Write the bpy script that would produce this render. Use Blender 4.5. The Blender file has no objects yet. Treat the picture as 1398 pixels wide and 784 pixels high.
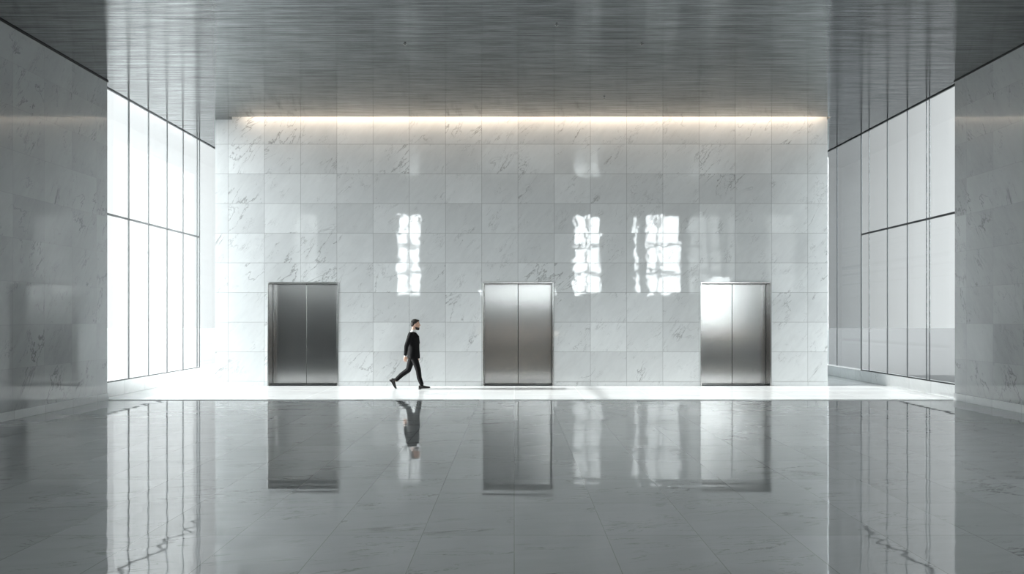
import bpy, bmesh, math, random
from mathutils import Vector, Matrix

random.seed(7)
C = bpy.context.scene.collection
S = bpy.context.scene

# ------------------------------------------------------------ camera, sky, sun, exposure
FPX = 930.0
CAMZ = 1.85
cam = bpy.data.cameras.new('camera')
cam.sensor_width = 36.0
cam.lens = 36.0 * FPX / 1398.0
cam.shift_x = -3 / 1398
cam.shift_y = 40 / 1398
cam.clip_end = 500
camo = bpy.data.objects.new('camera', cam)
C.objects.link(camo)
camo.location = (0, 0, CAMZ)
camo.rotation_euler = (math.pi / 2, 0, 0)
S.camera = camo

S.view_settings.view_transform = 'Standard'
S.view_settings.look = 'None'
S.view_settings.exposure = 0.08
S.view_settings.gamma = 1.0
S.view_settings.use_curve_mapping = False
S.cycles.max_bounces = 12
S.cycles.diffuse_bounces = 5
S.cycles.glossy_bounces = 8
S.cycles.transparent_max_bounces = 12
S.cycles.sample_clamp_indirect = 6.0
S.cycles.use_denoising = True

SKY_REAR = 14.0      # the sky the rear windows look at, round the hazy bright side
SUN_E = 15.0
SUN_EL = 20.3
SUN_DRIFT = 0.0      # degrees the sun turns towards the lift wall
LED_E = 32.0

w = bpy.data.worlds.new('world')
S.world = w
w.use_nodes = True
nt = w.node_tree
nt.nodes.clear()
tc = nt.nodes.new('ShaderNodeTexCoord')
sp = nt.nodes.new('ShaderNodeSeparateXYZ')
nt.links.new(tc.outputs['Generated'], sp.inputs[0])
mr = nt.nodes.new('ShaderNodeMapRange')
mr.inputs['From Min'].default_value = -1
mr.inputs['From Max'].default_value = 1
nt.links.new(sp.outputs['X'], mr.inputs[0])
cr = nt.nodes.new('ShaderNodeValToRGB')
cr.color_ramp.interpolation = 'LINEAR'
e = cr.color_ramp.elements
e[0].position = 0.0; e[0].color = (3.4, 3.5, 3.55, 1)
e[1].position = 1.0; e[1].color = (0.07, 0.074, 0.076, 1)
for pos, v in ((0.14, 1.0), (0.235, 0.265), (0.32, 0.235), (0.45, 0.22), (0.62, 0.12), (0.715, 0.105), (0.735, 0.13), (0.77, 0.195)):
    k = e.new(pos); k.color = (v * 0.97, v * 1.0, v * 1.01, 1)
nt.links.new(mr.outputs[0], cr.inputs[0])
rear = nt.nodes.new('ShaderNodeMapRange')
rear.interpolation_type = 'SMOOTHSTEP'
rear.inputs['From Min'].default_value = -0.35
rear.inputs['From Max'].default_value = -0.9
rear.inputs['To Min'].default_value = 0.0
rear.inputs['To Max'].default_value = SKY_REAR
nt.links.new(sp.outputs['Y'], rear.inputs[0])
bg1 = nt.nodes.new('ShaderNodeBackground')
bg1.inputs['Strength'].default_value = 4.0
nt.links.new(cr.outputs[0], bg1.inputs[0])
bg2 = nt.nodes.new('ShaderNodeBackground')
bg2.inputs['Color'].default_value = (0.95, 0.99, 1.0, 1)
nt.links.new(rear.outputs[0], bg2.inputs['Strength'])
ad = nt.nodes.new('ShaderNodeAddShader')
nt.links.new(bg1.outputs[0], ad.inputs[0])
nt.links.new(bg2.outputs[0], ad.inputs[1])
wo = nt.nodes.new('ShaderNodeOutputWorld')
nt.links.new(ad.outputs[0], wo.inputs[0])

sun = bpy.data.lights.new('sun', 'SUN')
sun.energy = SUN_E
sun.angle = math.radians(0.6)
sun.color = (1.0, 0.99, 0.975)
suno = bpy.data.objects.new('sun', sun)
C.objects.link(suno)
el = math.radians(SUN_EL); dr = math.radians(SUN_DRIFT)
d = Vector((math.cos(el) * math.cos(dr), math.cos(el) * math.sin(dr), -math.sin(el)))
suno.rotation_euler = d.to_track_quat('-Z', 'Y').to_euler()


def portal(name, loc, dirv, sx, sy):
    l = bpy.data.lights.new(name, 'AREA')
    l.shape = 'RECTANGLE'; l.size = sx; l.size_y = sy
    l.cycles.is_portal = True
    o = bpy.data.objects.new(name, l)
    C.objects.link(o)
    o.location = loc
    o.rotation_euler = Vector(dirv).to_track_quat('-Z', 'Z').to_euler()


# ------------------------------------------------------------ dimensions (metres)
YB = 18.11            # face of the lift wall
YE = 15.15            # step and end of the near side walls
XL, XR = -9.05, 9.80  # near side walls
WL, WR = -9.30, 9.94  # window planes
BL, BR = -7.95, 8.33  # lift wall ends
ZC = 7.08             # ceiling
ZF = -0.015           # lower floor
YR = -3.0             # rear wall
ZR = 9.0              # rear hall ceiling
YFAR = 24.0
portal('portal_left', (WL - .15, 18.9, 3.6), (1, 0, 0), 7.6, 7.2)
portal('portal_right', (WR + .15, 18.8, 3.6), (-1, 0, 0), 7.4, 7.2)


# ------------------------------------------------------------ node helpers
class NB:
    def __init__(self, name):
        self.m = bpy.data.materials.new(name)
        self.m.use_nodes = True
        self.t = self.m.node_tree
        self.b = self.t.nodes['Principled BSDF']
        self.out = self.t.nodes['Material Output']

    def n(self, kind, **kw):
        x = self.t.nodes.new(kind)
        for k, v in kw.items():
            setattr(x, k, v)
        return x

    def l(self, a, b):
        self.t.links.new(a, b)

    def put(self, sock, v):
        if isinstance(v, (int, float, tuple)):
            sock.default_value = v
        else:
            self.l(v, sock)

    def math(self, op, a, b=None, c=None, clamp=False):
        x = self.n('ShaderNodeMath', operation=op, use_clamp=clamp)
        self.put(x.inputs[0], a)
        if b is not None: self.put(x.inputs[1], b)
        if c is not None: self.put(x.inputs[2], c)
        return x.outputs[0]

    def vmath(self, op, a, b=None, s=None):
        x = self.n('ShaderNodeVectorMath', operation=op)
        self.put(x.inputs[0], a)
        if b is not None: self.put(x.inputs[1], b)
        if s is not None: self.put(x.inputs[3], s)
        return x.outputs[0]

    def xyz(self, a, b, c):
        x = self.n('ShaderNodeCombineXYZ')
        self.put(x.inputs[0], a); self.put(x.inputs[1], b); self.put(x.inputs[2], c)
        return x.outputs[0]

    def noise(self, vec, scale, detail=4, rough=.5, dist=0.0):
        x = self.n('ShaderNodeTexNoise')
        self.l(vec, x.inputs['Vector'])
        x.inputs['Scale'].default_value = scale
        x.inputs['Detail'].default_value = detail
        x.inputs['Roughness'].default_value = rough
        x.inputs['Distortion'].default_value = dist
        return x.outputs['Fac']

    def ramp(self, v, a, b, lo=0.0, hi=1.0):
        x = self.n('ShaderNodeMapRange', interpolation_type='SMOOTHSTEP')
        self.put(x.inputs[0], v)
        x.inputs[1].default_value = a; x.inputs[2].default_value = b
        x.inputs[3].default_value = lo; x.inputs[4].default_value = hi
        return x.outputs[0]

    def mix(self, f, a, b):
        x = self.n('ShaderNodeMix', data_type='RGBA')
        self.put(x.inputs[0], f)
        self.put(x.inputs[6], a); self.put(x.inputs[7], b)
        return x.outputs[2]


def marble(name, plane, col, tile, phase, rough=.1, ior=1.6, var=.12, vein=.48,
           tilt=.003, wave=.02, angle=50, stretch=3.0, joint=.005, joint_dark=.38, wave_aniso=None, wfreq=1.6, joint_rough=.3):
    """Polished stone slabs; plane 'xz', 'yz' or 'xy'."""
    m = NB(name)
    geo = m.n('ShaderNodeNewGeometry')
    s = m.n('ShaderNodeSeparateXYZ'); m.l(geo.outputs['Position'], s.inputs[0])
    ax = {'x': s.outputs[0], 'y': s.outputs[1], 'z': s.outputs[2]}
    U, V = ax[plane[0]], ax[plane[1]]
    u = m.math('DIVIDE', m.math('SUBTRACT', U, phase[0]), tile[0])
    v = m.math('DIVIDE', m.math('SUBTRACT', V, phase[1]), tile[1])
    cu, cv = m.math('FLOOR', u), m.math('FLOOR', v)
    fu, fv = m.math('SUBTRACT', u, cu), m.math('SUBTRACT', v, cv)
    du = m.math('MULTIPLY', m.math('MINIMUM', fu, m.math('SUBTRACT', 1.0, fu)), tile[0])
    dv = m.math('MULTIPLY', m.math('MINIMUM', fv, m.math('SUBTRACT', 1.0, fv)), tile[1])
    grout = m.math('MAXIMUM', m.math('LESS_THAN', du, joint), m.math('LESS_THAN', dv, joint))
    wn = m.n('ShaderNodeTexWhiteNoise', noise_dimensions='3D')
    m.l(m.xyz(cu, cv, 3.7), wn.inputs['Vector'])
    rv, rc = wn.outputs['Value'], wn.outputs['Color']
    # pattern space: rotated and stretched, shifted for every slab
    uv = m.xyz(U, V, 0.0)
    uvs = m.vmath('ADD', uv, m.vmath('SCALE', rc, s=1.3))
    mp = m.n('ShaderNodeMapping')
    m.l(uvs, mp.inputs[0])
    mp.inputs['Rotation'].default_value = (0, 0, math.radians(-angle))
    mp2 = m.n('ShaderNodeMapping')
    m.l(mp.outputs[0], mp2.inputs[0])
    mp2.inputs['Scale'].default_value = (1 / stretch, 1, 1)
    P = mp2.outputs[0]
    n1 = m.noise(P, 1.5, 7, .62, .5)
    line1 = m.ramp(m.math('ABSOLUTE', m.math('SUBTRACT', n1, .5)), 0.0, .012, 1, 0)
    mask1 = m.ramp(m.noise(uvs, .9, 2), .49, .66)
    n2 = m.noise(P, 4.0, 6, .6, .8)
    line2 = m.ramp(m.math('ABSOLUTE', m.math('SUBTRACT', n2, .47)), 0.0, .012, 1, 0)
    mask2 = m.ramp(m.noise(uvs, 1.7, 3), .47, .64)
    veins = m.math('ADD', m.math('MULTIPLY', line1, mask1),
                   m.math('MULTIPLY', m.math('MULTIPLY', line2, mask2), .6), clamp=True)
    cloud = m.noise(P, 1.1, 8, .6, .3)
    fine = m.noise(P, 9.0, 6, .6, .4)
    tone = m.math('ADD', m.math('MULTIPLY', m.math('SUBTRACT', rv, .5), var),
                  m.math('ADD', m.math('MULTIPLY', m.math('SUBTRACT', cloud, .5), .28),
                         m.math('MULTIPLY', m.math('SUBTRACT', fine, .5), .16)))
    tone = m.math('ADD', tone, 1.0)
    tone = m.math('MULTIPLY', tone, m.math('SUBTRACT', 1.0, m.math('MULTIPLY', veins, vein)))
    tone = m.math('MULTIPLY', tone, m.math('SUBTRACT', 1.0, m.math('MULTIPLY', grout, joint_dark)))
    colr = m.vmath('SCALE', (col[0], col[1], col[2]), s=tone)
    m.l(colr, m.b.inputs['Base Color'])
    m.put(m.b.inputs['Roughness'], m.math('ADD', rough, m.math('MULTIPLY', grout, joint_rough)))
    m.b.inputs['IOR'].default_value = ior
    # slabs are set a hair out of true, and the polish is slightly wavy
    nrm = m.vmath('NORMALIZE', m.vmath('ADD', geo.outputs['Normal'],
                  m.vmath('SCALE', m.vmath('SUBTRACT', rc, (.5, .5, .5)), s=tilt)))
    bp = m.n('ShaderNodeBump')
    bp.inputs['Strength'].default_value = 1.0
    bp.inputs['Distance'].default_value = wave
    wv = uvs
    if wave_aniso:
        wm = m.n('ShaderNodeMapping'); m.l(uv, wm.inputs[0])
        wm.inputs['Scale'].default_value = (wave_aniso[0], wave_aniso[1], 1)
        wv = wm.outputs[0]
    m.l(m.noise(wv, wfreq, 1, .35), bp.inputs['Height'])
    m.l(nrm, bp.inputs['Normal'])
    m.l(bp.outputs[0], m.b.inputs['Normal'])
    return m.m


def plain(name, col, rough=.5, metal=0.0, ior=1.45, emit=None, es=0, aniso=0.0):
    m = NB(name)
    geo = m.n('ShaderNodeTexCoord')
    f = m.noise(geo.outputs['Object'], 30, 3)
    k = m.math('ADD', .94, m.math('MULTIPLY', f, .12))
    m.l(m.vmath('SCALE', tuple(col), s=k), m.b.inputs['Base Color'])
    m.b.inputs['Roughness'].default_value = rough
    m.b.inputs['Metallic'].default_value = metal
    m.b.inputs['IOR'].default_value = ior
    m.b.inputs['Anisotropic'].default_value = aniso
    if emit:
        m.b.inputs['Emission Color'].default_value = (*emit, 1)
        m.b.inputs['Emission Strength'].default_value = es
    return m.m


ROW, ROWP = 0.789, 5.638
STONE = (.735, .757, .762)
M = {}
M['wall_back'] = marble('polished_marble_lift_wall', 'xz', STONE, (.963, ROW), (.10, ROWP), rough=.035, ior=1.62,
                        joint_dark=.5, var=.17, tilt=.003, wave=.0012, wfreq=4.5)
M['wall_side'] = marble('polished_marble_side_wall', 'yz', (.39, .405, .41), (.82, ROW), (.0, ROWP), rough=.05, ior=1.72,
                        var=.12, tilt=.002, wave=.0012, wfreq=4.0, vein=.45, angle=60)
M['floor'] = marble('polished_marble_floor', 'xy', (.34, .357, .362), (.785, 1.0), (.0, .8), rough=.028, ior=2.9,
                    var=.12, tilt=.0012, wave=.0022, vein=.7, angle=12, stretch=4.5, joint=.003, joint_dark=.45,
                    wave_aniso=(.25, 2.2), joint_rough=0.0)
M['landing'] = marble('pale_marble_landing', 'xy', (.66, .68, .685), (1.57, .95), (.0, .8), rough=.16, ior=1.5,
                      var=.08, tilt=.001, wave=.002, vein=.35, angle=3, stretch=7, joint=.004, joint_dark=.25)
M['curb'] = marble('pale_marble_curb', 'yz', (.74, .76, .765), (.9, 2.0), (.0, .0), rough=.2, ior=1.5, var=.05, vein=.2)
M['base'] = marble('marble_baseboard', 'yz', (.62, .64, .645), (.82, 3.0), (.0, -1.0), rough=.12, ior=1.5, var=.08, vein=.3)
M['rear'] = marble('rear_wall_stone', 'xz', (.30, .31, .315), (1.2, ROW), (0, 0), rough=.3, ior=1.5, var=.1, vein=.3)
M['frame'] = plain('dark_anodised_frame', (.045, .05, .052), .35, .6)
M['gap'] = plain('black_shadow_gap', (.012, .012, .013), .6)
M['pave'] = plain('pale_outdoor_paving', (.2, .205, .207), .8)
M['asphalt'] = plain('grey_asphalt', (.08, .082, .084), .85)
M['plaster'] = plain('white_plaster', (.6, .6, .6), .8)
M['led'] = plain('warm_light_strip', (1, .9, .8), .5, emit=(1, .80, .62), es=LED_E)


def ceiling_mat():
    m = NB('polished_slat_ceiling')
    geo = m.n('ShaderNodeNewGeometry')
    s = m.n('ShaderNodeSeparateXYZ'); m.l(geo.outputs['Position'], s.inputs[0])
    X, Y = s.outputs[0], s.outputs[1]
    # slats run across the hall: everything varies along Y and hardly along X
    a = m.noise(m.xyz(m.math('MULTIPLY', X, .06), m.math('MULTIPLY', Y, 1.0), 0.0), 14.0, 5, .75)
    slat = m.math('PINGPONG', Y, .045)
    gap = m.math('LESS_THAN', slat, .006)
    b = m.noise(m.xyz(m.math('MULTIPLY', X, .02), m.math('MULTIPLY', Y, 1.0), 4.0), 5.0, 3, .6)
    tone = m.math('ADD', .62, m.math('ADD', m.math('MULTIPLY', m.math('SUBTRACT', a, .5), 2.0),
                                     m.math('MULTIPLY', m.math('SUBTRACT', b, .5), .3)))
    tone = m.math('MULTIPLY', tone, m.math('SUBTRACT', 1.0, m.math('MULTIPLY', gap, .35)))
    m.l(m.vmath('SCALE', (.43, .445, .45), s=tone), m.b.inputs['Base Color'])
    m.b.inputs['Metallic'].default_value = .97
    m.b.inputs['Roughness'].default_value = .09
    bp = m.n('ShaderNodeBump')
    bp.inputs['Strength'].default_value = 1.0
    bp.inputs['Distance'].default_value = .0014
    m.l(a, bp.inputs['Height'])
    m.l(bp.outputs[0], m.b.inputs['Normal'])
    return m.m


M['ceiling'] = ceiling_mat()


def glass_mat(name, tint):
    m = NB(name)
    m.t.nodes.remove(m.b)
    tr = m.n('ShaderNodeBsdfTransparent'); tr.inputs[0].default_value = (*tint, 1)
    gl = m.n('ShaderNodeBsdfGlossy'); gl.inputs['Roughness'].default_value = .02
    g = m.n('ShaderNodeNewGeometry')     # the same reflectance on the way out as on the way in
    fr = m.n('ShaderNodeFresnel')
    m.l(m.math('ADD', 1.33, m.math('MULTIPLY', g.outputs['Backfacing'], 1 / 1.33 - 1.33)), fr.inputs[0])
    mx = m.n('ShaderNodeMixShader')
    m.l(fr.outputs[0], mx.inputs[0]); m.l(tr.outputs[0], mx.inputs[1]); m.l(gl.outputs[0], mx.inputs[2])
    m.l(mx.outputs[0], m.out.inputs[0])
    return m.m


M['glass'] = glass_mat('clear_window_glass', (.97, .985, .985))
M['tinted'] = glass_mat('grey_tinted_glass', (.86, .88, .885))


def steel_mat(name, col, rough, aniso, line=.05):
    m = NB(name)
    tcn = m.n('ShaderNodeTexCoord')
    s = m.n('ShaderNodeSeparateXYZ'); m.l(tcn.outputs['Object'], s.inputs[0])
    br = m.noise(m.xyz(m.math('MULTIPLY', s.outputs[0], 2.0), s.outputs[1], m.math('MULTIPLY', s.outputs[2], 90.0)), 4.0, 3)
    k = m.math('ADD', 1.0 - line / 2, m.math('MULTIPLY', br, line))
    m.l(m.vmath('SCALE', col, s=k), m.b.inputs['Base Color'])
    m.b.inputs['Metallic'].default_value = 1.0
    m.b.inputs['Roughness'].default_value = rough
    m.b.inputs['Anisotropic'].default_value = aniso
    tg = m.n('ShaderNodeTangent', direction_type='RADIAL', axis='Z')
    m.l(tg.outputs[0], m.b.inputs['Tangent'])
    bp = m.n('ShaderNodeBump'); bp.inputs['Distance'].default_value = .0015
    m.l(m.noise(tcn.outputs['Object'], 1.3, 1), bp.inputs['Height'])
    m.l(bp.outputs[0], m.b.inputs['Normal'])
    return m.m


M['steel'] = steel_mat('brushed_steel_door', (.44, .44, .435), .2, .6)
M['steel_frame'] = steel_mat('polished_steel_frame', (.42, .42, .415), .2, .3)


# ------------------------------------------------------------ mesh helpers
def bx(bm, x0, x1, y0, y1, z0, z1):
    r = bmesh.ops.create_cube(bm, size=1.0)['verts']
    for v in r:
        v.co = Vector(((x0 + x1) / 2 + v.co.x * (x1 - x0), (y0 + y1) / 2 + v.co.y * (y1 - y0), (z0 + z1) / 2 + v.co.z * (z1 - z0)))
    return r


def obj(name, bm, mat, parent=None, smooth=False, bevel=0.0):
    if bevel:
        bmesh.ops.bevel(bm, geom=bm.edges[:], offset=bevel, segments=2, affect='EDGES', profile=.5)
    bmesh.ops.recalc_face_normals(bm, faces=bm.faces[:])
    me = bpy.data.meshes.new(name)
    bm.to_mesh(me); bm.free()
    if smooth:
        for p in me.polygons: p.use_smooth = True
    me.materials.append(mat)
    o = bpy.data.objects.new(name, me)
    C.objects.link(o)
    if parent: o.parent = parent
    return o


def boxes(name, lst, mat, parent=None, bevel=0.0):
    bm = bmesh.new()
    for b in lst: bx(bm, *b)
    return obj(name, bm, mat, parent, bevel=bevel)


def struct(o):
    o['kind'] = 'structure'
    return o


def empty(name, loc=(0, 0, 0)):
    o = bpy.data.objects.new(name, None)
    C.objects.link(o); o.location = loc
    o.empty_display_size = .2
    return o


def tag(o, label, cat, group=None):
    o['label'] = label; o['category'] = cat
    if group: o['group'] = group
    return o


# ------------------------------------------------------------ the hall
struct(boxes('floor', [(XL - .5, XR + .5, YR - .3, YE, ZF - .3, ZF)], M['floor']))
struct(boxes('floor_landing', [(WL - .3, WR + .3, YE, YFAR, -.38, 0)], M['landing']))
struct(boxes('ground', [(-90, WL - .3, -60, 120, -.9, -.25)], M['pave']))
struct(boxes('ground_asphalt', [(WR + .3, 90, -60, 120, -.9, -.25)], M['asphalt']))

# lift wall with its three openings
DW, DH = 1.88, 2.76
DX = (-5.614, .107, 5.89)
cols = []
xs = [BL]
for x in DX: xs += [x - DW / 2, x + DW / 2]
xs.append(BR)
for i in range(0, 8, 2): cols.append((xs[i], xs[i + 1], YB, YB + .5, 0, DH))
cols.append((BL, BR, YB, YB + .5, DH, 7.6))
cols.append((BL, BR, YB + .5, YFAR, 0, 7.6))
wb = struct(empty('wall_back', (0, 0, 0)))
for c_ in cols[:4]: struct(boxes('pier', [c_], M['wall_back'], wb))
struct(boxes('upper_wall', [cols[4]], M['wall_back'], wb))
struct(boxes('core', [cols[5]], M['wall_back'], wb))
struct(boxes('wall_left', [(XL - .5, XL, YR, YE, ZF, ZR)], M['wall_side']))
WY0, WY1, WZ0, WZ1 = .9, 5.3, 1.3, 3.75
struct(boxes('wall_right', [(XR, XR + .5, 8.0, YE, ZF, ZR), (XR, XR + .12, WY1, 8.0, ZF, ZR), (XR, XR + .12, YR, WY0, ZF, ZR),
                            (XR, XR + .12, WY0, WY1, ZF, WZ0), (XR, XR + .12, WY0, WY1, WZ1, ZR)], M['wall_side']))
w_added = struct(empty('window_8', (XR + .06, WY0, WZ0)))  # unseen window, added to brighten the reflection in the right-hand lift doors
boxes('window_frame', [(-.04, .04, 0, .06, 0, WZ1 - WZ0), (-.04, .04, WY1 - WY0 - .06, WY1 - WY0, 0, WZ1 - WZ0),
                       (-.04, .04, .06, WY1 - WY0 - .06, 0, .06), (-.04, .04, .06, WY1 - WY0 - .06, WZ1 - WZ0 - .06, WZ1 - WZ0)], M['frame'], w_added)
boxes('glass_pane', [(-.006, .006, .06, WY1 - WY0 - .06, .06, WZ1 - WZ0 - .06)], M['glass'], w_added)
struct(boxes('wall_right_far', [(WR, WR + .4, 22.4, YFAR, 0, ZC)], M['wall_side']))
struct(boxes('wall_left_far', [(WL - .3, WL, 22.6, YFAR, 0, ZC)], M['wall_side']))
struct(boxes('wall_end', [(WL - .3, BL, YFAR, YFAR + .3, 0, 7.6), (BR, WR + .4, YFAR, YFAR + .3, 0, 7.6)], M['rear']))

# ceiling: slab over the near bay, slot for the light in front of the lift wall, corridors at the sides
SX0, SX1, SY = -7.50, 8.31, 17.85
struct(boxes('ceiling', [
    (XL - .5, XR + .6, 10.8, YE, ZC, ZC + .5), (WL - .08, WR + .08, YE, SY, ZC, ZC + .5),
    (WL - .08, SX0, SY, YB, ZC, ZC + .5), (SX1, WR + .08, SY, YB, ZC, ZC + .5),
    (WL - .08, BL, YB, YFAR, ZC, ZC + .5), (BR, WR + .08, YB, YFAR, ZC, ZC + .5)], M['ceiling']))
struct(boxes('ceiling_slot', [(SX0, SX1, SY, YB, ZC + .32, ZC + .5)], M['plaster']))
struct(boxes('ceiling_rear', [(XL - .5, XR + .5, YR - .3, 10.8, ZR, ZR + .4), (XL - .5, XR + .5, 10.8, 11.0, ZC + .5, ZR + .4)], M['plaster']))

portal('portal_slot', (XR + .3, (WY0 + WY1) / 2, (WZ0 + WZ1) / 2), (-1, 0, 0), WY1 - WY0, WZ1 - WZ0)
# rear wall (behind the camera) with tall windows whose daylight the lift wall mirrors
RW = [(-6.75, -5.4, 3.1, 7.75), (-1.95, 2.4, 3.0, 3.5), (3.4, 5.0, 3.1, 7.75), (6.88, 7.22, 3.1, 7.75), (7.62, 9.6, 3.1, 7.75)]  # second entry: low unseen window added to brighten the middle lift doors' tops
segs = []
px = XL
for a, b, RZ0, RZ1 in RW:
    segs.append((px, a, YR - .3, YR, ZF, ZR)); px = b
segs.append((px, XR, YR - .3, YR, ZF, ZR))
for a, b, RZ0, RZ1 in RW:
    segs += [(a, b, YR - .3, YR, ZF, RZ0), (a, b, YR - .3, YR, RZ1, ZR)]
struct(boxes('wall_rear', segs, M['rear']))
for i, (a, b, RZ0, RZ1) in enumerate(RW):
    wn_ = empty('window_%d' % (i + 3), ((a + b) / 2, YR - .15, RZ0)); struct(wn_)
    cx = (a + b) / 2
    def loc(l): return [(p[0] - cx, p[1] - cx, p[2], p[3], p[4] - RZ0, p[5] - RZ0) for p in l]
    fr = [(a, a + .06, -.05, .05, RZ0, RZ1), (b - .06, b, -.05, .05, RZ0, RZ1), (a, b, -.05, .05, RZ0, RZ0 + .06), (a, b, -.05, .05, RZ1 - .06, RZ1)]
    boxes('window_frame', loc(fr), M['frame'], wn_)
    n = (2, 4, 2, 1, 2)[i]
    for k in range(1, n):
        x = a + (b - a) * (k / n - (.14 if i == 4 else 0))
        boxes('mullion', loc([(x - .05, x + .05, -.05, .05, RZ0 + .06, RZ1 - .06)]), M['frame'], wn_)
    for z in (4.35, 5.9) if i != 1 else ():
        boxes('transom', loc([(a + .06, b - .06, -.04, .04, z - .06, z + .06)]), M['frame'], wn_)
    boxes('glass_pane', loc([(a + .06, b - .06, -.008, .008, RZ0 + .06, RZ1 - .06)]), M['glass'], wn_)
    portal('portal_rear', (cx, YR - .35, (RZ0 + RZ1) / 2), (0, 1, 0), b - a, RZ1 - RZ0)


# unseen glowing strips added on rear and right walls for glints in lift doors
M['added_glow'] = plain('added_warm_glow', (1, .9, .8), .5, emit=(1, .84, .68), es=4.5)
struct(boxes('added_glow_rear', [(-2.1, 2.6, YR + .003, YR + .05, .83, .93)], M['added_glow']))
struct(boxes('added_glow_right', [(XR - .05, XR - .003, 2.4, 7.6, .98, 1.08)], M['added_glow']))


# side window walls
def side_window(name, X, s, y0, y1, mull, thick, ztrans, zsill, ytr_end, far_glass='glass'):
    w_ = empty(name, (X, y0, 0)); struct(w_)
    def L(l): return [(p[0], p[1], p[2] - y0, p[3] - y0, p[4], p[5]) for p in l]
    # s = +1: outside is towards +x
    boxes('window_sill', L([(min(0, .3 * s) - (.03 if s > 0 else 0), max(0, .3 * s) + (.03 if s < 0 else 0), y0, y1, 0, zsill)]), M['curb'], w_)
    boxes('bottom_rail', L([(-.02, .02, y0, ytr_end, zsill, zsill + .03)]), M['frame'], w_)
    boxes('top_rail', L([(-.012, .012, y0, y1, ZC - .022, ZC)]), M['frame'], w_)
    for y, t in zip(mull, thick):
        boxes('mullion', L([(-.009, .009, y - t, y + t, zsill + .03, ZC - .022)]), M['frame'], w_)
    ys = [y0] + list(mull) + [y1]
    for a, b in zip(ys[:-1], ys[1:]):
        if b - a < .1: continue
        if a < ytr_end - .05:
            boxes('transom', L([(-.02, .02, a + .012, min(b, ytr_end) - .012, ztrans - .022, ztrans + .022)]), M['frame'], w_)
            boxes('glass_pane', L([(-.006, .006, a + .012, b - .012, zsill + .03, ztrans - .022)]), M['glass'], w_)
            boxes('glass_pane', L([(-.006, .006, a + .012, b - .012, ztrans + .022, ZC - .022)]), M['glass'], w_)
        else:
            boxes('glass_pane', L([(-.006, .006, a + .012, b - .012, zsill + .03, ZC - .022)]), M[far_glass], w_)
    return w_


side_window('window_1', WL, -1, YE, 22.6, [16.43, 17.32, 18.25, 19.13, 19.98, 20.13], [.024, .018, .018, .018, .014, .018], 4.19, .33, 20.13)
side_window('window_2', WR, 1, YE, 22.4, [16.30, 16.42, 17.22, 18.14, 19.08, 19.50, 20.97], [.010, .010, .014, .014, .010, .02, .012], 4.19, .30, 19.5, 'tinted')
# shadow gaps where walls meet the ceiling
struct(boxes('trim_1', [(XL, XL + .03, 10.8, YE, ZC - .022, ZC)], M['gap']))
struct(boxes('trim_2', [(XR - .03, XR, 10.8, YE, ZC - .016, ZC)], M['gap']))
# jamb linings that close the gap between near walls and window planes
struct(boxes('wall_return', [(WL - .3, XL - .5, YE - .3, YE, ZF, ZC), (XR + .5, WR + .4, YE - .3, YE, ZF, ZC)], M['plaster']))
# baseboards
struct(boxes('baseboard_left', [(XL, XL + .025, YR, YE, ZF, ZF + .16)], M['base'], bevel=.004))
struct(boxes('baseboard_right', [(XR - .025, XR, YR, YE, ZF, ZF + .16)], M['base'], bevel=.004))
struct(boxes('baseboard_back', [(xs[i] + (.05 if i else 0), xs[i + 1] - (.05 if i < 6 else 0), YB - .012, YB, 0, .1) for i in range(0, 8, 2)], M['wall_back']))

# ------------------------------------------------------------ lifts
LAB = ['brushed steel elevator doors left of the walking person, darkest of the three',
       'brushed steel elevator doors in the middle, just right of the walking person',
       'brushed steel elevator doors nearest the right side windows, with brightest sheen']
for i, x in enumerate(DX):
    el_ = empty('elevator' if i == 0 else 'elevator.%03d' % i, (x, YB, 0))
    tag(el_, LAB[i], 'elevator', 'elevators in the marble wall')
    h = DW / 2
    R = .30
    boxes('side_jamb', [(-h, -h + .035, -.02, R, 0, DH)], M['steel_frame'], el_, bevel=.004)
    boxes('side_jamb', [(h - .035, h, -.02, R, 0, DH)], M['steel_frame'], el_, bevel=.004)
    boxes('header', [(-h + .035, h - .035, -.02, R, DH - .04, DH)], M['steel_frame'], el_, bevel=.004)
    boxes('door_gap', [(-h + .035, h - .035, R + .05, R + .07, 0, DH - .04)], M['gap'], el_)
    boxes('door_panel', [(-h + .04, -.006, R, R + .035, .025, DH - .045)], M['steel'], el_, bevel=.003)
    boxes('door_panel', [(.006, h - .04, R, R + .035, .025, DH - .045)], M['steel'], el_, bevel=.003)
    sl = boxes('threshold', [(-h + .035, h - .035, .03, R + .05, 0, .018)], M['frame'], el_)

# ------------------------------------------------------------ light in the slot
cl = empty('cove_light', (0, SY + .085, ZC + .32))
tag(cl, 'warm linear light hidden in the ceiling slot, washing the marble wall', 'light')
boxes('housing', [(SX0 + .3, SX1 - .1, -.04, .04, -.03, 0)], M['plaster'], cl)
boxes('light_strip', [(SX0 + .32, SX1 - .12, -.03, .03, -.04, -.0305)], M['led'], cl)


# ------------------------------------------------------------ ceiling sprinklers
def at_ceiling(px_, py_):
    Y = FPX * (ZC - CAMZ) / (432 - py_)
    return ((px_ - 702) * Y / FPX, Y, ZC)


def cyl(bm, r0, r1, z0, z1, seg=20, loc_=(0, 0)):
    r = bmesh.ops.create_cone(bm, cap_ends=True, segments=seg, radius1=r0, radius2=r1, depth=abs(z1 - z0))['verts']
    for v in r: v.co += Vector((loc_[0], loc_[1], (z0 + z1) / 2))


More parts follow.
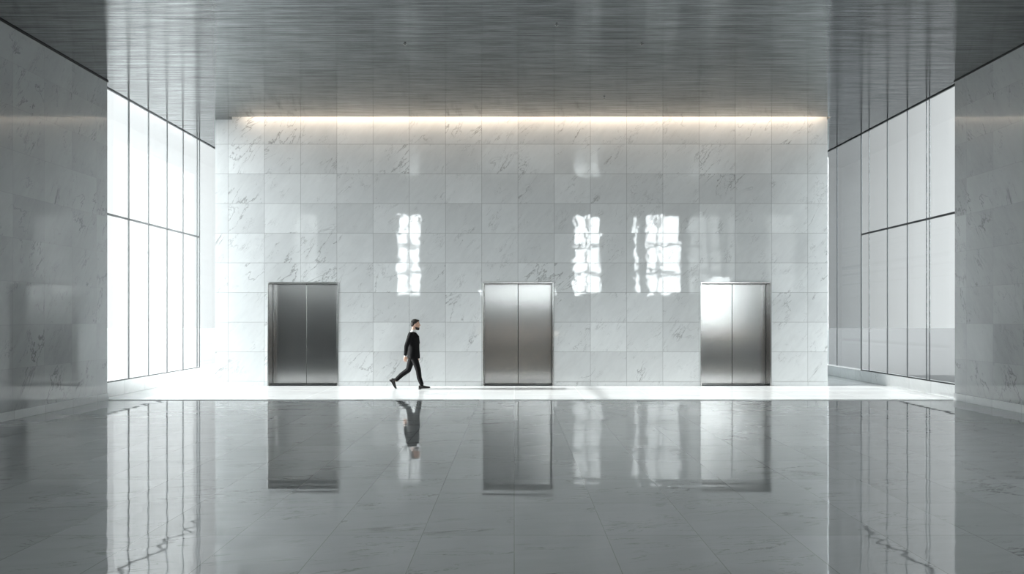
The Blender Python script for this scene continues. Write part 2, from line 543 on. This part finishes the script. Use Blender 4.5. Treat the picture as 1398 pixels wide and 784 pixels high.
for k, (a, b, lab) in enumerate([(553, 60, 'small ceiling sprinkler head above the walking person'),
                                 (760, 34, 'small pale ceiling sprinkler nearest the top centre of the photo'),
                                 (876, 60, 'small ceiling sprinkler head right of centre, nearer the top edge'),
                                 (825, 133, 'small ceiling sprinkler head close to the warm light slot')]):
    sp_ = empty('sprinkler' if k == 0 else 'sprinkler.%03d' % k, at_ceiling(a, b))
    tag(sp_, lab, 'sprinkler', 'sprinklers in the slatted ceiling')
    bm = bmesh.new(); cyl(bm, .028, .04, -.012, 0)
    obj('rosette', bm, M['steel_frame'], sp_)
    bm = bmesh.new(); cyl(bm, .008, .008, -.03, -.012, 10); cyl(bm, .02, .02, -.034, -.03, 16)
    obj('deflector', bm, M['steel_frame'], sp_)


# ------------------------------------------------------------ the walking person
def loft(bm, rings, seg=20):
    """rings: (centre, axis_a vector, axis_b vector)."""
    prev = None; first = None
    for c, a, b in rings:
        c, a, b = Vector(c), Vector(a), Vector(b)
        vs = [bm.verts.new(c + a * math.cos(2 * math.pi * k / seg) + b * math.sin(2 * math.pi * k / seg)) for k in range(seg)]
        if prev:
            for k in range(seg):
                bm.faces.new((prev[k], prev[(k + 1) % seg], vs[(k + 1) % seg], vs[k]))
        else:
            first = vs
        prev = vs
    bm.faces.new(first[::-1]); bm.faces.new(prev)


def limb(bm, pts, seg=14):
    """tapered round limb through (x,y,z,r) points with ball ends."""
    P = [Vector(p[:3]) for p in pts]; Rr = [p[3] for p in pts]
    for i in range(len(P) - 1):
        d_ = (P[i + 1] - P[i]).normalized()
        a = d_.cross(Vector((0, 1, 0.13))).normalized(); b = d_.cross(a).normalized()
        loft(bm, [(P[i], a * Rr[i], b * Rr[i]), (P[i + 1], a * Rr[i + 1], b * Rr[i + 1])], seg)
    for p, r in zip(P, Rr):
        ball(bm, p, (r, r, r), seg)


def ball(bm, c, r, seg=16, rot=0.0):
    m = Matrix.Translation(Vector(c)) @ Matrix.Rotation(rot, 4, 'Y') @ Matrix.Diagonal((r[0], r[1], r[2], 1))
    bmesh.ops.create_uvsphere(bm, u_segments=seg, v_segments=max(8, seg * 2 // 3), radius=1.0, matrix=m)


def ell(z, x, y, rx, ry):
    return ((x, y, z), (rx, 0, 0), (0, ry, 0))


def organic(name, bm, mat, parent, voxel=.008, smooth=6):
    o = obj(name, bm, mat, parent, smooth=True)
    r = o.modifiers.new('remesh', 'REMESH'); r.mode = 'VOXEL'; r.voxel_size = voxel; r.use_smooth_shade = True
    sm = o.modifiers.new('smooth', 'SMOOTH'); sm.factor = .5; sm.iterations = smooth
    return o


def fabric(name, col, scale=60.0):
    m = NB(name)
    t = m.n('ShaderNodeTexCoord')
    f = m.noise(t.outputs['Object'], scale, 4)
    m.l(m.vmath('SCALE', col, s=m.math('ADD', .8, m.math('MULTIPLY', f, .4))), m.b.inputs['Base Color'])
    m.b.inputs['Roughness'].default_value = .9
    m.b.inputs['IOR'].default_value = 1.3
    bp = m.n('ShaderNodeBump'); bp.inputs['Distance'].default_value = .01
    m.l(m.noise(t.outputs['Object'], 9, 3), bp.inputs['Height']); m.l(bp.outputs[0], m.b.inputs['Normal'])
    return m.m


M['suit'] = fabric('black_wool', (.004, .004, .0045))
M['shirt'] = fabric('white_cotton', (.8, .8, .79))
M['skin'] = plain('skin', (.50, .31, .23), .5)
M['hair'] = plain('dark_hair', (.015, .012, .010), .6)
M['shoe'] = plain('black_leather', (.012, .011, .011), .25)
M['eye'] = plain('eye_white', (.6, .6, .58), .3)

PX, PY = (565 - 702) / 53.6, 17.36
man = empty('person', (PX, PY, 0))
tag(man, 'person in black suit and white shirt walking right past the marble wall', 'person')

NEAR, FAR = -1, 1      # -y side is nearer the camera: the person's right
# skeleton (x forward, y across, z up)
SH = {NEAR: (-.055, -.175, 1.385), FAR: (-.035, .175, 1.385)}
EB = {NEAR: (-.155, -.235, 1.10), FAR: (-.05, .225, 1.10)}
WR_ = {NEAR: (-.185, -.225, .855), FAR: (.05, .215, .86)}
HP = {NEAR: (-.01, -.09, .90), FAR: (-.03, .09, .90)}
KN = {NEAR: (.125, -.095, .485), FAR: (-.155, .095, .475)}
AN = {NEAR: (.215, -.095, .10), FAR: (-.475, .095, .215)}


def hand(bm, side):
    """palm, four unequal fingers with a knuckle bend and a thumb, hanging relaxed."""
    wx, wy, wz = WR_[side]
    d_ = Vector((.10 if side == FAR else -.02, 0, -1)).normalized()
    f_ = Vector((1, 0, 0))           # towards the thumb side
    f_ = (f_ - d_ * f_.dot(d_)).normalized()
    n_ = Vector((0, -side, 0))       # towards the palm (inwards)
    o = Vector((wx, wy, wz))
    limb(bm, [(*(o + d_ * -.03), .026), (*(o + d_ * .02), .026)])
    loft(bm, [(o + d_ * .01, f_ * .028, n_ * .018), (o + d_ * .05, f_ * .040, n_ * .015), (o + d_ * .095, f_ * .041, n_ * .013)], 14)
    for k, (off, ln) in enumerate(((.031, .070), (.011, .080), (-.010, .074), (-.030, .056))):
        b0 = o + d_ * .088 + f_ * off
        b1 = b0 + d_ * ln * .5 + n_ * .010 + f_ * off * .08
        b2 = b1 + d_ * ln * .27 + n_ * .018
        b3 = b2 + d_ * ln * .16 + n_ * .020
        r = .0090 if k < 3 else .0078
        limb(bm, [(*b0, r), (*b1, r * .95), (*b2, r * .87), (*b3, r * .75)], 10)
    t0 = o + d_ * .025 + f_ * .026
    t1 = t0 + d_ * .028 + f_ * .022 + n_ * .008
    t2 = t1 + d_ * .034 + f_ * .008 + n_ * .008
    limb(bm, [(*t0, .014), (*t1, .011), (*t2, .0088)], 10)


# body: one continuous surface, head to ankles, hands included
bm = bmesh.new()
HX, HZ = .045, 1.645
loft(bm, [ell(.84, -.02, 0, .10, .155), ell(.95, -.02, 0, .105, .15), ell(1.1, -.015, 0, .095, .135),
          ell(1.28, -.02, 0, .11, .16), ell(1.39, -.04, 0, .09, .165), ell(1.44, -.04, 0, .06, .10)])
limb(bm, [(-.045, 0, 1.40, .065), (-.01, 0, 1.50, .056), (.02, 0, 1.58, .056)])
# skull, face and jaw
ball(bm, (HX - .012, 0, HZ + .035), (.098, .076, .092), 24)
loft(bm, [ell(HZ - .145, HX + .055, 0, .026, .028), ell(HZ - .125, HX + .045, 0, .045, .044), ell(HZ - .08, HX + .030, 0, .064, .058),
          ell(HZ - .03, HX + .022, 0, .075, .066), ell(HZ + .03, HX + .012, 0, .083, .071), ell(HZ + .06, HX + .0, 0, .086, .072)])
limb(bm, [(HX + .097, 0, HZ + .01, .010), (HX + .112, 0, HZ - .028, .014)], 10)            # nose
ball(bm, (HX + .086, 0, HZ + .025), (.016, .045, .010), 12)                               # brow
ball(bm, (HX + .092, 0, HZ - .067), (.011, .024, .006), 12)                               # lips
ball(bm, (HX + .090, 0, HZ - .080), (.011, .021, .006), 12)
ball(bm, (HX + .080, 0, HZ - .118), (.016, .022, .016), 12)                               # chin
for s in (-1, 1):
    ball(bm, (HX - .005, s * .077, HZ - .015), (.016, .008, .031), 12, .2)                # ears
    limb(bm, [(*SH[s], .055), (*EB[s], .042), (*WR_[s], .028)])
    hand(bm, s)
    limb(bm, [(*HP[s], .085), (*KN[s], .055), (*AN[s], .036)])
body = organic('body', bm, M['skin'], man, .0052, 3)
body['label'] = 'bare face, neck and hands'

for s in (-1, 1):
    bm = bmesh.new(); ball(bm, (HX + .083, s * .030, HZ + .004), (.011, .012, .009), 10)
    obj('eye', bm, M['eye'], man, smooth=True)

# hair: short cap, down to the nape and sideburns
bm = bmesh.new()
ball(bm, (HX - .020, 0, HZ + .045), (.105, .084, .094), 28)
ball(bm, (HX - .050, 0, HZ + .005), (.078, .078, .085), 24)
ball(bm, (HX + .035, 0, HZ + .095), (.060, .060, .030), 20)
bmesh.ops.bisect_plane(bm, geom=bm.verts[:] + bm.edges[:] + bm.faces[:], plane_co=(HX + .028, 0, HZ + .035), plane_no=(.62, 0, -.78), clear_outer=True)
bmesh.ops.holes_fill(bm, edges=bm.edges[:], sides=0)
organic('hair', bm, M['hair'], man, .006, 3)
bm = bmesh.new()                                                                           # short beard along the jaw
loft(bm, [ell(HZ - .150, HX + .060, 0, .026, .028), ell(HZ - .128, HX + .047, 0, .048, .047), ell(HZ - .088, HX + .032, 0, .066, .061), ell(HZ - .072, HX + .020, 0, .060, .064)])
organic('beard', bm, M['hair'], man, .006, 2)

# shirt: collar band, shirt front and cuffs
bm = bmesh.new()
loft(bm, [((-.035, 0, 1.425), (.078, 0, .022), (0, .082, 0)), ((-.022, 0, 1.475), (.069, 0, .02), (0, .069, 0)), ((-.012, 0, 1.505), (.065, 0, .018), (0, .064, 0))])
organic('shirt_collar', bm, M['shirt'], man, .006, 2)
for s in (-1, 1):
    bm = bmesh.new()
    a, b = Vector(EB[s]), Vector(WR_[s]); d_ = (b - a).normalized()
    limb(bm, [(*(b - d_ * .055), .035), (*(b - d_ * .008), .034)])
    organic('shirt_cuff', bm, M['shirt'], man, .006, 1)

# jacket
bm = bmesh.new()
loft(bm, [ell(.775, -.01, 0, .165, .200), ell(.86, -.01, 0, .162, .195), ell(.97, -.01, 0, .152, .182), ell(1.08, -.01, 0, .148, .175),
          ell(1.2, -.010, 0, .152, .190), ell(1.3, -.014, 0, .148, .200), ell(1.38, -.035, 0, .118, .205),
          ell(1.425, -.042, 0, .090, .150), ell(1.452, -.043, 0, .076, .095)], 28)
for s in (-1, 1):
    b = Vector(WR_[s]); a = Vector(EB[s]); d_ = (b - a).normalized(); c = b - d_ * .028
    limb(bm, [(*SH[s], .074), (*((Vector(SH[s]) + a) / 2), .064), (*a, .055), (*c, .043)])
jk = organic('jacket', bm, M['suit'], man, .009, 5)
for s in (-1, 1):   # lapels lie on the chest
    bm = bmesh.new()
    limb(bm, [(.045, s * .070, 1.425, .010), (.110, s * .075, 1.33, .016), (.140, s * .030, 1.16, .010)], 10)
    obj('lapel', bm, M['suit'], jk, smooth=True)

# trousers
bm = bmesh.new()
loft(bm, [ell(.80, -.02, 0, .118, .165), ell(.9, -.02, 0, .122, .168), ell(1.0, -.018, 0, .11, .155)], 24)
for s in (-1, 1):
    h_, k_, a_ = Vector(HP[s]), Vector(KN[s]), Vector(AN[s])
    d_ = (a_ - k_).normalized()
    limb(bm, [(*(h_ + Vector((0, 0, -.03))), .102), (*(h_ * .5 + k_ * .5), .087), (*k_, .070), (*(k_ * .5 + a_ * .5 + Vector((-.02, 0, 0))), .064), (*(a_ - d_ * .03), .055)])
organic('trousers', bm, M['suit'], man, .009, 4)


# shoes
def shoe(ankle, toe_dir, up):
    t = Vector(toe_dir).normalized(); u = Vector(up); u = (u - t * u.dot(t)).normalized(); y = Vector((0, 1, 0))
    a = Vector(ankle)
    c = a - u * .055
    bm = bmesh.new()
    prof = [(-.085, .028, .030, .0), (-.07, .036, .038, .004), (-.02, .037, .044, .006), (.05, .042, .036, -.004), (.11, .046, .026, -.013),
            (.16, .042, .019, -.018), (.195, .028, .014, -.022), (.212, .010, .008, -.024)]
    loft(bm, [(c + t * p[0] + u * p[3], y * p[1], u * p[2]) for p in prof], 18)
    limb(bm, [(*(c + u * .02 - t * .025), .040), (*(c + u * .055 - t * .02), .041)])
    o = organic('shoe', bm, M['shoe'], man, .006, 3)
    bm = bmesh.new()
    out = [(-.088, .024), (-.07, .036), (-.02, .034), (.05, .040), (.11, .048), (.16, .043), (.2, .025), (.216, .008)]
    pts = [(x, w_) for x, w_ in out] + [(x, -w_) for x, w_ in out[::-1]]
    vs = [bm.verts.new(c + t * x + y * w_ - u * .036) for x, w_ in pts]
    f = bm.faces.new(vs)
    r = bmesh.ops.extrude_face_region(bm, geom=[f])
    for v in [g for g in r['geom'] if isinstance(g, bmesh.types.BMVert)]: v.co -= u * .010
    hs = []
    for x, w_ in [(-.088, .022), (-.07, .034), (-.025, .034), (-.025, -.034), (-.07, -.034), (-.088, -.022)]:
        hs.append(bm.verts.new(c + t * x + y * w_ - u * .046))
    f = bm.faces.new(hs)
    r = bmesh.ops.extrude_face_region(bm, geom=[f])
    for v in [g for g in r['geom'] if isinstance(g, bmesh.types.BMVert)]: v.co -= u * .016
    obj('shoe_sole', bm, M['shoe'], o)


shoe((AN[NEAR][0], AN[NEAR][1], .118), (1, 0, .06), (0, 0, 1))
shoe((AN[FAR][0] - .02, AN[FAR][1], .205), (.50, 0, -.87), (.87, 0, .5))
